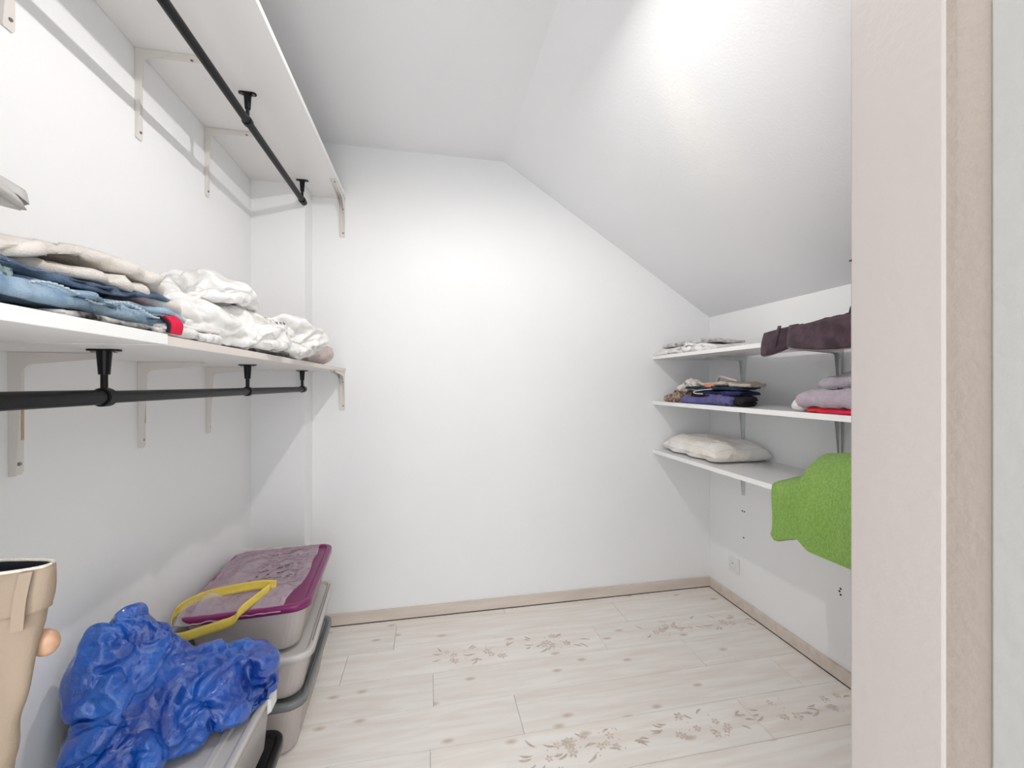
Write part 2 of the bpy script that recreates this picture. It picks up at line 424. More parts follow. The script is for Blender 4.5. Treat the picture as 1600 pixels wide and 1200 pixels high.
bm = bmesh.new(); prism(bm, [(XL-.1, ZC), (XS, ZC), (XR, ZR), (XR+.1, ZR-.064), (XR+.1, ZR+.1), (XS+.04, ZC+.1), (XL-.1, ZC+.1)], 'y', YF-.25, YB+.1)
struct(obj('ceiling', bm, 'ceil'), 'white ceiling, flat on the left and sloping down on the right', 'ceiling')
bm = bmesh.new(); box(bm, XL-.01, -.593, YP, YB+.01, -.01, ZC+.01)
struct(obj('trim_1', bm, 'wall'), 'white boxed-in projection in the back left corner', 'pilaster')
# front wall: pieces right and left of the door opening, and above it
bm = bmesh.new(); box(bm, XJ, XR+.1, .2675, YF, -.01, ZC, .002); box(bm, XL-.1, -.46, .10, YF, -.01, ZC); box(bm, -.46, XJ, .10, YF, 2.06, ZC)
wf = struct(obj('wall_front', bm, 'jamb'), 'cream painted wall edge beside the doorway, at the right of the photo', 'wall')
bm = bmesh.new(); box(bm, XJ+.0025, XR+.1, .2376, .2675, -.01, ZC)
struct(obj('trim_2', bm, 'strip'), 'rough brownish strip of scraped paint on the door reveal', 'trim')
bm = bmesh.new(); box(bm, XJ-.0005, XJ+.10, -.02, .2376, -.01, ZC, .0015)
struct(obj('trim_3', bm, 'jamb2'), 'smooth pale door jamb at the right edge of the photo', 'jamb')

# floor planks, each a board
pl_rows = {}
def jrow(y0, joints): pl_rows[round(y0, 3)] = joints
rows = [2.205+.1925*0, 2.0125, 1.82, 1.628, 1.438, 1.246, 1.054, .862, .67, .478, .286, .094, -.098, -.29, -.482, -.674]
offs = {2.205: .4, 2.0125: -.17, 1.82: -.37, 1.628: .012, 1.438: .33, 1.246: .0, 1.054: .55}
flowers = {}
for i, y0 in enumerate(rows):
    y1 = YB+.0 if i == 0 else rows[i-1]
    off = offs.get(y0, (i*.437) % 1.19)
    js = sorted([off+k*1.19 for k in range(-3, 4)]); js = [j for j in js if XL < j < XR]
    xs = [XL]+js+[XR]
    for a, b in zip(xs, xs[1:]):
        if b-a < .02: continue
        bm = bmesh.new(); g = .0006
        box(bm, a+g, b-g, y0+g, y1-g, -.0105, 0, 0)
        bmesh.ops.bevel(bm, geom=[e for e in bm.edges if all(v.co.z > -.001 for v in e.verts)], offset=.0007, segments=1, affect='EDGES')
        p = obj('plank', bm, 'plank', floor); flowers[(y0, round(a, 2))] = (p, a, b, y0, y1)

# faded floral print on two of the plank rows: flat leaf and flower shapes
LZ = [0]
def leaf(bm, x, y, L_, w, a, z=.0002):
    LZ[0] += 1; z += (LZ[0] % 60)*.000012
    n = 5; top = []; bot = []
    for i in range(n+1):
        t = i/n; ww = w*math.sin(PI*t)**.8; bend = .25*L_*math.sin(PI*t)*.4
        for s, arr in ((1, top), (-1, bot)):
            lx = t*L_; ly = s*ww+bend
            arr.append((x+lx*math.cos(a)-ly*math.sin(a), y+lx*math.sin(a)+ly*math.cos(a), z))
    pts = top+bot[1:-1][::-1]
    bm.faces.new([bm.verts.new(p) for p in pts])
def flower(bm, x, y, r, rnd):
    a0 = rnd.random()*6
    for k in range(5):
        a = a0+k*2*PI/5
        leaf(bm, x+.15*r*math.cos(a), y+.15*r*math.sin(a), r, r*.3, a)
def spray(bmf, bml, x, y, rnd, s=1.0):
    for k in range(4): flower(bmf, x+rnd.uniform(-.05, .05)*s, y+rnd.uniform(-.045, .045)*s, rnd.uniform(.012, .019)*s, rnd)
    for k in range(7):
        q = (x+rnd.uniform(-.04, .04)*s, y+rnd.uniform(-.06, .05)*s); leaf(bmf, q[0], q[1], .007, .003, rnd.random()*6)
    for k in range(6):
        a = rnd.choice([0, PI])+rnd.uniform(-.7, .7)
        leaf(bml, x+math.cos(a)*rnd.uniform(.06, .11)*s, y+math.sin(a)*.06*s, rnd.uniform(.03, .055)*s, .0045, a+rnd.uniform(-.4, .4))
rnd = random.Random(3)
sprays = {1.82: [-.62, -.30, .12, .30, .55, .62, .90, 1.15, 1.28, 1.55], 1.246: [-.35, .02, .42, .52, .62, .92, 1.04, 1.32, 1.55]}
for (key, (p, a, b, y0, y1)) in flowers.items():
    if y0 in sprays:
        bf = bmesh.new(); bl = bmesh.new(); c = 0
        for x in sprays[y0]:
            if a+.1 < x < b-.1: spray(bf, bl, x, (y0+y1)/2+rnd.uniform(-.02, .02), rnd); c += 1
        if c:
            obj('flower_print', bf, 'petal', p)['kind'] = 'stuff'; obj('leaf_print', bl, 'leafp', p)['kind'] = 'stuff'
        else: bf.free(); bl.free()

# baseboards with the dark gap underneath
bm = bmesh.new(); box(bm, -.593, XR-.001, YB-.013, YB, .0035, .06, .002)
struct(obj('baseboard_back', bm, 'base'), 'pale wood baseboard along the end wall', 'baseboard')
bm = bmesh.new(); box(bm, XR-.013, XR, YF, YB-.013, .0035, .06, .002)
struct(obj('baseboard_right', bm, 'base'), 'pale wood baseboard along the right wall', 'baseboard')
bm = bmesh.new(); box(bm, XL, XL+.013, YF, YP, .0035, .06, .002)
struct(obj('baseboard_left', bm, 'base'), 'pale wood baseboard along the left wall behind the boxes', 'baseboard')
bm = bmesh.new(); box(bm, -.593, XR-.011, YB-.014, YB, -.001, .0034)
struct(obj('trim_4', bm, 'gap'), 'dark gap under the end wall baseboard', 'gap')
bm = bmesh.new(); box(bm, XR-.014, XR, YF, YB-.011, -.001, .0034)
struct(obj('trim_5', bm, 'gap'), 'dark gap under the right wall baseboard', 'gap')

# old screw holes in the right wall
for (y, z) in ((1.992, .67), (1.985, .545), (2.0, .545), (1.99, .40), (1.44, .385), (1.445, .373), (1.44, .36)):
    bm = bmesh.new(); cyl(bm, (XR+.001, y, z), (XR-.0008, y, z), .0045, n=10); obj('screw_hole', bm, 'dark', wr_)
# tiny chip on the door reveal edge
bm = bmesh.new(); box(bm, XJ-.0006, XJ+.002, YF-.002, YF+.0006, 1.375, 1.3765); obj('paint_chip', bm, 'dark', wf)

# ------------------------------------------------------------------ shelves
def shelf(name, label, x0, x1, y0, y1, z0, z1, m, em, side, group=None, notch=None):
    t = thing(name, label, 'shelf', ((x0+x1)/2, (y0+y1)/2, z0), 0, group)
    bm = bmesh.new()
    if notch: prism(bm, notch, 'z', z0, z1)
    else: box(bm, x0, x1, y0, y1, z0, z1, .0006)
    obj('board', bm, m, t)
    bm = bmesh.new(); ex = x1 if side > 0 else x0
    box(bm, min(ex, ex+side*.0012), max(ex, ex+side*.0012), y0+.0005, y1-.0005, z0+.0006, z1-.0004)
    obj('edge_strip', bm, em, t)
    return t
shelf('wall_shelf', 'long white shelf high on the left wall above the upper rod', XL+.001, -.43, .37, YB-.001, 2.211, 2.229, 'shelf', 'edge', 1, notch=[(XL+.001, .37), (-.43, .37), (-.43, YB-.001), (-.592, YB-.001), (-.592, YP-.001), (XL+.001, YP-.001)])
t = shelf('wall_shelf', 'white-edged near board of the lower left shelf, under the jeans', XL+.001, -.429, .37, .784, 1.315, 1.333, 'shelf', 'edge', 1)
bm = bmesh.new(); box(bm, XL+.001, -.429, .7842, .7858, 1.3155, 1.3325); obj('end_strip', bm, 'edge', t)
shelf('wall_shelf', 'cream-edged far board of the lower left shelf, under the white bag', XL+.001, -.4325, .786, YB-.001, 1.3145, 1.331, 'shelf', 'edge2', 1,
      notch=[(XL+.001, .786), (-.4325, .786), (-.4325, YB-.001), (-.592, YB-.001), (-.592, YP-.001), (XL+.001, YP-.001)])
XF = 1.3146
shelf('wall_shelf', 'topmost white shelf on the right wall, under the brown jeans', XF, XR-.001, .38, YB-.001, 1.398, 1.417, 'shelf2', 'edge', -1,
      notch=[(XF, .38), (XR-.05, .38), (XR-.05, 1.965), (XR-.001, 1.965), (XR-.001, YB-.001), (XF, YB-.001)])
shelf('wall_shelf', 'middle white shelf on the right wall, under the violet fleece', XF, XR-.001, .38, YB-.001, 1.127, 1.148, 'shelf2', 'edge', -1)
shelf('wall_shelf', 'lowest white shelf on the right wall, under the pillow', XF, XR-.001, .38, YB-.001, .835, .856, 'shelf2', 'edge', -1)

# ------------------------------------------------------------------ shelf brackets
def bracket(label, arm, leg, w0, w1, webs, web0, web1, fil, m='bracket', glue=False, group=None):
    """wall plate at x=0 going down, arm plate going +x, webs with a filleted inner corner; origin at the inner top corner"""
    t = thing('shelf_bracket', label, 'bracket', (0, 0, 0), 0, group)
    bm = bmesh.new()
    A = [(-w0/2, 0), (w0/2, 0), (w1/2, -leg+.006), (w1/2-.004, -leg), (-w1/2+.004, -leg), (-w1/2, -leg+.006)]
    prism(bm, A, 'x', .0005, .0035); obj('wall_plate', bm, m, t, local=True)
    bm = bmesh.new(); A = [(.0005, -w0/2), (arm-.006, -w1/2), (arm, -w1/2+.004), (arm, w1/2-.004), (arm-.006, w1/2), (.0005, w0/2)]
    prism(bm, A, 'z', -.0035, -.0005); obj('arm_plate', bm, m, t, local=True)
    for s in webs:
        pts = [(.001, -.001), (arm, -.001), (arm, -web1)]
        # inner line: arm underside to the fillet, then down the leg
        pts.append((web0+fil, -web0))
        for k in range(1, 6):
            a = PI/2+PI/2*k/6; pts.append((web0+fil+fil*math.cos(a), -web0-fil+fil*math.sin(a)))
        pts.append((web0, -web0-fil)); pts.append((web1, -leg)); pts.append((.001, -leg))
        wt = .0022
        bm = bmesh.new()
        ring0 = []; ring1 = []
        for (x, z) in pts:
            ff = 1-min(1, max(x/arm, -z/leg)); w = (w1+(w0-w1)*ff)/2
            ring0.append((x, s*w, z)); ring1.append((x, s*(w-wt), z))
        loft(bm, [ring0, ring1], True, True, True); obj('web', bm, m, t, local=True)
    for (x, z) in ((None, -.055), (None, -leg+.022), (.055, None), (arm-.025, None)):
        bm = bmesh.new()
        if x is None: cyl(bm, (.003, 0.004, z), (.006, 0.004, z), .0042, .0034, 10)
        else: cyl(bm, (x, 0.004, -.003), (x, 0.004, -.006), .0042, .0034, 10)
        obj('screw', bm, 'screw', t, local=True, smooth=False)
    if glue:
        bm = bmesh.new(); box(bm, .0034, .0042, w0/2-.008, w0/2-.002, -leg+.07, -.1); obj('glue_stain', bm, 'caulk', t, local=True)['label'] = 'yellowed glue streak'
    return t
ZU, ZL_ = 2.211, 1.3145
b0 = bracket('white bracket under the upper left shelf, nearest the camera at the top left corner', .16, .255, .03, .028, (-1,), .022, .006, .02, group='left wall brackets')
b0.location = (XL, 1.0, ZU)
dup(b0, (XL, 1.378, ZU), 0, 'white bracket under the upper left shelf, second from the camera')
dup(b0, (XL, 1.75, ZU), 0, 'white bracket under the upper left shelf, last before the corner projection')
b1 = bracket('white bracket with yellow glue streak under the lower left shelf, nearest the camera', .16, .25, .032, .028, (-1,), .024, .012, .02, glue=True, group='left wall brackets')
b1.location = (XL, 1.018, ZL_)
dup(b1, (XL, 1.39, ZL_), 0, 'white bracket under the lower left shelf, behind the rod below the white bag')
dup(b1, (XL, 1.76, ZL_), 0, 'white bracket under the lower left shelf, nearest the corner projection')
b2 = bracket('white curved bracket on the end wall under the tip of the upper left shelf', .22, .2, .026, .024, (-1, 1), .02, .006, .06, group='end wall brackets')
b2.location = (-.448, YB, ZU); b2.rotation_euler.z = -PI/2
dup(b2, (-.448, YB, ZL_), -PI/2, 'white curved bracket on the end wall under the tip of the lower left shelf')
b3 = bracket('pale bracket under the top right shelf, near the white packages', .25, .2, .03, .016, (-1, 1), .018, .006, .012, m='bracket2', group='right wall brackets')
b3.location = (XR, 1.99, 1.398); b3.rotation_euler.z = PI
for (y, z, lab) in ((1.44, 1.398, 'pale bracket under the top right shelf, below the brown jeans'),
                    (1.99, 1.127, 'pale bracket under the middle right shelf, above the pillow'),
                    (1.44, 1.127, 'grey tapering bracket under the middle right shelf, above the green towel'),
                    (1.99, .835, 'pale bracket under the lowest right shelf, above the wall socket'),
                    (1.44, .835, 'pale bracket under the lowest right shelf, hidden by the green towel')):
    dup(b3, (XR, y, z), PI, lab)

# ------------------------------------------------------------------ hanging rods
def rod(label, x, z, zs, near, r0, r1):
    t = thing('clothes_rod', label, 'rod', (x, near, z), 0, 'clothes rods')
    bm = bmesh.new(); cyl(bm, (x, near, z), (x, .905, z), r0, n=28); obj('tube', bm, 'black', t, smooth=False)
    bm = bmesh.new(); cyl(bm, (x, .905, z), (x, 2.118, z), r1, n=28); obj('tube', bm, 'black', t)
    bm = bmesh.new(); cyl(bm, (x, 2.112, z), (x, 2.128, z), r1+.0022, n=28); cyl(bm, (x, 2.128, z), (x, 2.131, z), r1+.0022, r1-.001, n=28); obj('end_cap', bm, 'black', t)
    for y in (.47, .896, 1.507, 2.10):
        bm = bmesh.new(); rr = (r0 if y < .9 else r1)+.0035
        cyl(bm, (x, y-.008, z), (x, y+.008, z), rr, n=28)
        cyl(bm, (x, y-.0105, z), (x, y-.008, z), rr-.002, rr, n=28); cyl(bm, (x, y+.008, z), (x, y+.0105, z), rr, rr-.002, n=28)
        cyl(bm, (x, y, z+r1*.8), (x, y, z+.045), .0055, .0055, 14)
        cyl(bm, (x, y, z+.042), (x, y, zs-.003), .0085, .0115, 16)
        R = rrect(x, y, zs-.0035, .027, .010, .0099, 0, 5); R2 = rrect(x, y, zs-.0005, .027, .010, .0099, 0, 5)
        loft(bm, [R, R2], True, True, True)
        s = obj('rod_support', bm, 'black', t)
        for dx in (-.018, .018):
            bm = bmesh.new(); cyl(bm, (x+dx-t.location.x, y-t.location.y, zs-.0065-t.location.z), (x+dx-t.location.x, y-t.location.y, zs-.0034-t.location.z), .003, .0042, 10)
            obj('screw', bm, 'screw', s, local=True)
for p_ in (): pass
rod('black metal clothes rod hanging under the upper left shelf', -.592, 2.117, ZU, .40, .0142, .0122)
rod('black metal clothes rod hanging under the lower left shelf', -.592, 1.2255, ZL_, .40, .0138, .0118)

# ------------------------------------------------------------------ wall socket
t = thing('wall_socket', 'square white wall socket low on the right wall', 'socket', (XR, 2.06, .175))
bm = bmesh.new(); box(bm, XR-.010, XR-.0005, 2.02, 2.10, .18, .262, .0025); obj('plate', bm, 'socket', t)
bm = bmesh.new(); box(bm, XR-.0125, XR-.0095, 2.028, 2.092, .188, .254, .0012); obj('cover', bm, 'socket', t)
bm = bmesh.new()
R = [[(XR-.0128, 2.06+r*math.cos(a*PI/12), .221+r*math.sin(a*PI/12)) for a in range(24)] for r in (.023, .0205)]
R.append([(XR-.0106, y, z) for (x, y, z) in R[1]]); R.append([(XR-.0105, 2.06+.001*math.cos(a*PI/12), .221+.001*math.sin(a*PI/12)) for a in range(24)])
loft(bm, R, True, False, True); obj('recess', bm, 'bracket2', t)
bm = bmesh.new(); cyl(bm, (XR-.0105, 2.06, .231), (XR-.017, 2.06, .231), .0024, n=10); obj('earth_pin', bm, 'screw', t)
for dy in (-.0095, .0095):
    bm = bmesh.new(); cyl(bm, (XR-.0102, 2.06+dy, .217), (XR-.0112, 2.06+dy, .217), .003, n=10); obj('pin_hole', bm, 'dark', t)

# ------------------------------------------------------------------ ceiling lamp (above the frame; it lights the room)
t = thing('ceiling_lamp', 'small ceiling lamp with an added shade in the middle of the closet', 'lamp', (LAMP.x, LAMP.y, ZC))
bm = bmesh.new(); cyl(bm, (LAMP.x, LAMP.y, ZC-.018), (LAMP.x, LAMP.y, ZC-.001), .045, .05, 28); obj('ceiling_rose', bm, 'socket', t)
bm = bmesh.new()
loft(bm, [[(LAMP.x+r*math.cos(k*PI/16), LAMP.y+r*math.sin(k*PI/16), z) for k in range(32)] for (r, z) in ((.012, ZC-.058), (.03, ZC-.062), (.055, ZC-.085), (.062, ZC-.131), (.060, ZC-.131), (.053, ZC-.087), (.028, ZC-.064), (.012, ZC-.061))]); obj('added_shade', bm, 'socket', t, smooth=True)  # unseen shade, added to keep the bulb's light off the ceiling
bm = bmesh.new(); cyl(bm, (LAMP.x, LAMP.y, ZC-.06), (LAMP.x, LAMP.y, ZC-.018), .014, .012, 20); obj('bulb_holder', bm, 'socket', t)
bm = bmesh.new(); bmesh.ops.create_uvsphere(bm, u_segments=20, v_segments=12, radius=.017, matrix=Matrix.Translation(LAMP+Vector((0, 0, .04)))); cyl(bm, LAMP+Vector((0, 0, .048)), LAMP+Vector((0, 0, .07)), .009, .009, 14)
obj('bulb', bm, 'bulb', t, smooth=True)

exec_parts = True
# ------------------------------------------------------------------ storage boxes
def box_body(parent, cx, cy, z0, z1, hx, hy, r, rot, m='body', taper=.03):
    th = .0025; bm = bmesh.new(); rings = []
    def ring(z, k, d=0): return rrect(cx, cy, z, hx-k-d, hy-k-d, max(r-d, .01), rot)
    H = z1-z0
    rings.append(ring(z0, taper+.012)); rings.append(ring(z0+.004, taper+.003)); rings.append(ring(z0+.012, taper))
    rings.append(ring(z0+H*.86, taper*.15)); rings.append(ring(z0+H*.865, -.002)); rings.append(ring(z1-.004, -.003)); rings.append(ring(z1, -.002))
    rings.append(ring(z1, 0, th)); rings.append(ring(z0+.014, taper, th)); rings.append(ring(z0+.006, taper+.012, th))
    loft(bm, rings, True, True, True)
    return obj('box_body', bm, m, parent, smooth=False)
def box_lid(parent, cx, cy, z, hx, hy, r, rot, m, h=.022, slot=None):
    """rim skirt, raised lip, sunken middle; z is the top of the lip"""
    bm = bmesh.new()
    def ring(zz, k): return rrect(cx, cy, zz, hx-k, hy-k, max(r-k, .008), rot, 8)
    rings = [ring(z-h, .004), ring(z-h, 0), ring(z-.004, 0), ring(z-.001, .0018), ring(z, .005), ring(z, .016), ring(z-.002, .019), ring(z-.008, .022), ring(z-.0095, .026)]
    loft(bm, rings, True, False, True)
    bmesh.ops.solidify
    o = obj('lid', bm, m, parent, smooth=False)
    for p in o.data.polygons: p.use_smooth = True
    o.data.polygons[len(o.data.polygons)-1].use_smooth = False
    so = o.modifiers.new('s', 'SOLIDIFY'); so.thickness = .002; so.offset = -1
    dg = bpy.context.evaluated_depsgraph_get(); me = bpy.data.meshes.new_from_object(o.evaluated_get(dg)); o.modifiers.clear(); o.data = me
    return o
def contents(parent, cx, cy, z0, z1, hx, hy, rot, seed):
    bm = bmesh.new(); rings = []
    for (z, k) in ((z0, .0), (z0+(z1-z0)*.5, -.006), (z1-.02, -.003), (z1, .02), (z1+.004, .06)):
        rings.append([(x+.004*nz(x*20, y*20, z*20, seed), y+.004*nz(y*20, x*20, z*20, seed), z) for (x, y, z) in rrect(cx, cy, z, hx-k, hy-k, .05, rot)])
    loft(bm, rings, True, True, True)
    o = obj('packed_contents', bm, 'inside', None, smooth=True)
    return o
def slots(parent, cx, cy, z, hx, hy, rot, m):
    """the dark grooves in the lip along both long sides"""
    for s in (-1, 1):
        bm = bmesh.new()
        pts = []
        for (yy) in (-hy*.72, hy*.8):
            pts.append(yy)
        c, sn = math.cos(rot), math.sin(rot)
        ring = [(s*(hx-.012), pts[0]), (s*(hx-.010), pts[0]), (s*(hx-.010), pts[1]), (s*(hx-.012), pts[1])]
        R0 = [(cx+x*c-y*sn, cy+x*sn+y*c, z-.001) for x, y in ring]; R1 = [(x, y, z+.0004) for x, y, _ in R0]
        loft(bm, [R0, R1], True, True, True); obj('groove', bm, m, parent)
r1 = math.radians(4.5)
SB = [(-.612, 1.73, .0, .200, .192, .272, 'lidgrey', 'clear storage box with a dark grey lid, bottom of the stack by the corner', math.radians(3.0)),
      (-.600, 1.715, .2005, .364, .195, .275, 'lidclear', 'clear storage box with a frosted lid, middle of the stack by the corner', math.radians(5.0)),
      (-.600, 1.712, .3645, .53, .190, .272, 'lidpurple', 'clear storage box with a purple lid, top of the stack by the corner', math.radians(4.5))]
for (cx, cy, z0, z1, hx, hy, lm, lab, rot) in SB:
    t = thing('storage_box', lab, 'box', (cx, cy, z0), 0, 'plastic storage boxes')
    box_body(t, cx, cy, z0+.001, z1-.008, hx-.011, hy-.011, .05, rot)
    box_lid(t, cx, cy, z1, hx, hy, .055, rot, lm)
    slots(t, cx, cy, z1, hx, hy, rot, 'ink' if lm != 'lidpurple' else 'lidpurple')
    o = contents(t, cx, cy, z0+.008, z1-.05, hx-.05, hy-.05, rot, z0*10+1)
    o.data.transform(Matrix.Translation(-t.location)); o.parent = t
# front pair: black lidded box on the floor, clear clip box on top of it
t = thing('storage_box', 'storage box with a black lid on the floor, under the clip box', 'box', (-.625, 1.13, 0), 0, 'plastic storage boxes')
rb = math.radians(3)
box_body(t, -.625, 1.13, .001, .165, .185, .262, .05, rb); box_lid(t, -.625, 1.13, .172, .198, .275, .055, rb, 'lidblack')
o = contents(t, -.625, 1.13, .008, .13, .15, .22, rb, 5); o.data.transform(Matrix.Translation(-t.location)); o.parent = t
t = thing('storage_box', 'clear clip-lid storage box under the crumpled blue bag', 'box', (-.632, 1.1, .172), 0, 'plastic storage boxes')
box_body(t, -.632, 1.1, .1725, .335, .168, .262, .03, 0, 'body2', .012)
o = box_lid(t, -.632, 1.1, .35, .176, .275, .03, 0, 'lidclear', h=.016)
o = contents(t, -.632, 1.1, .180, .30, .145, .235, 0, 9); o.data.transform(Matrix.Translation(-t.location)); o.parent = t
bm = bmesh.new()   # raised panel moulded in the lid
loft(bm, [rrect(-.632, 1.1, .341, .125, .205, .07), rrect(-.632, 1.1, .348, .121, .201, .066), rrect(-.632, 1.1, .348, .108, .188, .055), rrect(-.632, 1.1, .3425, .104, .184, .05)], True, False, True)
obj('lid_panel', bm, 'lidclear', t, smooth=False)
for y in (1.02, 1.315):
    bm = bmesh.new(); loft(bm, [[(-.457, y+a, z+b) for (a, b) in ((-.022, -.03), (.022, -.03), (.022, .016), (-.022, .016))] for z in (.335,)]+[[(-.447, y+a, .335+b) for (a, b) in ((-.022, -.024), (.022, -.024), (.022, .010), (-.022, .010))]], True, True, True)
    obj('clip', bm, 'socket', t)['label'] = 'white locking clip'
# lid leaning against the wall
bm = bmesh.new()
pts = []
for i, (u, h) in enumerate(((1.082, .354), (1.09, .38), (1.145, .57), (1.16, .588), (1.20, .588), (1.21, .57), (1.21, .354))):
    pts.append((u, h))
A = [(-.812-.008*(h-.345)/.3+.012*(1-(h-.345)/.3), y, h+.006) for (y, h) in pts]; B = [(x-.003, y, z) for (x, y, z) in A]
loft(bm, [A, B], True, True, True)
t = thing('leaning_lid', 'smoky translucent plastic lid leaning on the left wall behind the blue bag', 'lid', (-.81, 1.23, .35))
obj('panel', bm, 'sheetplastic', t)
bm = bmesh.new(); tube(bm, [(x+.0015, y, z) for (x, y, z) in A]+[(A[0][0]+.0015, A[0][1], A[0][2])], .0035, 8); obj('rim', bm, 'lidgrey', t, smooth=True)

# clear film bag with yellow drawstring edge on the purple lid
def lidpt(u, v, z=0):   # u across (left wall -> room), v away from the camera, on the purple lid
    c, s = math.cos(r1), math.sin(r1); x = (u-.5)*.36; y = (v-.5)*.52
    return Vector((-.600+x*c-y*s, 1.712+x*s+y*c, .532+z))
t = thing('plastic_bag', 'clear printed plastic bag with a yellow edge lying on the purple lid', 'bag', (-.6, 1.7, .532))
bm = bmesh.new(); G = []
NU, NV = 60, 80
for j in range(NV+1):
    v = -.03+j/NV*1.0; row = []
    for i in range(NU+1):
        u = i/NU
        ul = .02+.03*nz(v*5, 1, 2, 4)-.02*max(0, .15-v)*6; ur = .90-.03*nz(v*4, 7, 2, 4)-.14*max(0, .22-v)*3
        uu = ul+(ur-ul)*u
        p = lidpt(uu, v)
        edge = min(u, 1-u, max(v, 0)*1.3, (1-v))
        h = .004+.020*min(1, edge*5)*(.55+.6*nz(uu*4, v*5, 0, 8))+.012*max(0, facets(Vector((uu*.35, v*.5, 0)), 17, 2)+.25)
        if v < .28: h += .018*math.sin(PI*min(1, max(0, v/.28)))*(.6+.4*math.sin(u*9))
        if v < .03: h -= .4*(.03-v)
        p.z += max(h, .001) if v > .03 else h
        row.append(p)
    G.append(row)
loft(bm, G, False); o = obj('film', bm, 'film', t, smooth=True)
bm = bmesh.new()   # yellow band: along the open mouth, drooping over the front of the lid
path = []
for (u, v, dz) in ((.66, .10, .03), (.50, -.05, .006), (.44, -.07, -.018), (.24, -.075, -.034), (.04, -.08, -.045), (-.02, -.05, -.028), (-.03, .04, .006), (.10, .12, .022), (.3, .14, .030), (.55, .14, .036), (.70, .14, .03)):
    a = lidpt(u, v, dz+.006); path.append((a+Vector((0, .004, .014)), a+Vector((0, -.003, -.014))))
ribbon(bm, path, .0012, 4, .002); obj('yellow_edge', bm, 'yellow', t, smooth=True)['label'] = 'yellow drawstring edge'
rp = random.Random(5)
def film_h(u, v): return .034
bm = bmesh.new()
def ink(u, v, du, dv):
    P = [lidpt(u, v, .0), lidpt(u+du, v, 0), lidpt(u+du, v+dv, 0), lidpt(u, v+dv, 0)]
    uu = (u-.03)/.86
    h = .004+.020*(.55+.6*nz(u*4, v*5, 0, 8))+.012*max(0, facets(Vector((u*.35, v*.5, 0)), 17, 2)+.25)+.004
    for p in P: p.z += h
    bm.faces.new([bm.verts.new(p) for p in P])
for line in range(8):
    v = .34+line*.055+(.02 if line > 5 else 0); u = .38+.02*(line % 3)
    while u < .8:
        w = rp.uniform(.012, .035); 
        if rp.random() < .75: ink(u, v+.06*(u-.4), w, .009 if line != 1 else .014)
        u += w+.008
for (u, v) in ((.60, .47), (.66, .475)):
    for k in range(3): ink(u, v+k*.012, .035, .005)
    ink(u, v, .005, .03); ink(u+.03, v, .005, .03)
o = obj('printed_text', bm, 'ink', t); o['kind'] = 'stuff'

# ------------------------------------------------------------------ crumpled blue bag
t = thing('shopping_bag', 'large crumpled blue woven plastic bag lying on the clip box', 'bag', (-.62, 1.15, .35))
ZB = .352
def bagclamp(p):
    if p.x < XL+.006: p.x = XL+.006+(p.x-XL-.006)*.02
    return p
R_ = lambda *a: tuple(math.radians(v) for v in a)
o = lump('bag_body', [((-.672, 1.120, .510), (.055, .070, .125), R_(8, -4, 10)), ((-.655, 1.15, .60), (.034, .045, .055), R_(0, 20, 0)),
                  ((-.665, 1.07, .435), (.060, .06, .065), R_(0, 0, 0)), ((-.62, 1.04, .405), (.045, .05, .045), R_(15, 20, 20)),
                  ((-.63, 1.15, .425), (.075, .06, .058), R_(0, 0, 30)), ((-.59, 1.18, .44), (.07, .07, .065), R_(0, 0, 10)),
                  ((-.535, 1.225, .447), (.058, .070, .070), R_(0, 0, 0)), ((-.52, 1.23, .405), (.050, .070, .045), R_(0, 0, 0))],
         'bluebag', voxel=.0072, amp=.014, f=9, seed=3, smooth_it=5, fn=facets, zmin=ZB+.003,
         grooves=[((-.64, 1.10, .60), (-.63, 1.04, .42), .018, .03), ((-.56, 1.10, .47), (-.53, 1.14, .41), .018, .025)])
simcloth(o, .52, 24, [(XL-.2, XL+.002, 0, 2, 0, 2), (XL, -.456, .8, 1.378, .2, ZB), (XL, -.40, 1.43, 2, .0, .53)], parent=t, amp=.012,
         grooves=[((-.62, 1.07, .53), (-.555, 1.11, .43), .016, .04), ((-.61, 1.05, .56), (-.635, 1.0, .44), .014, .035), ((-.49, 1.22, .448), (-.53, 1.24, .48), .010, .022)])
bm = bmesh.new()
ribbon(bm, [(Vector((-.475, 1.30, .415)), Vector((-.475, 1.30, .395))), (Vector((-.450, 1.315, .408)), Vector((-.450, 1.315, .386))), (Vector((-.436, 1.30, .392)), Vector((-.434, 1.30, .372))), (Vector((-.452, 1.285, .385)), Vector((-.456, 1.285, .366)))], .002)
obj('strap', bm, 'bluebag', t, smooth=True)
bm = bmesh.new()   # a seam tape up the middle fold
ribbon(bm, [(Vector((-.607, 1.02, .665)), Vector((-.60, 1.03, .655))), (Vector((-.60, 1.0, .60)), Vector((-.593, 1.01, .597))), (Vector((-.585, .99, .53)), Vector((-.577, 1.0, .53))), (Vector((-.565, 1.0, .46)), Vector((-.557, 1.01, .462)))], .003)
#obj('seam', bm, 'bluebag', t, smooth=True)
bm.free()

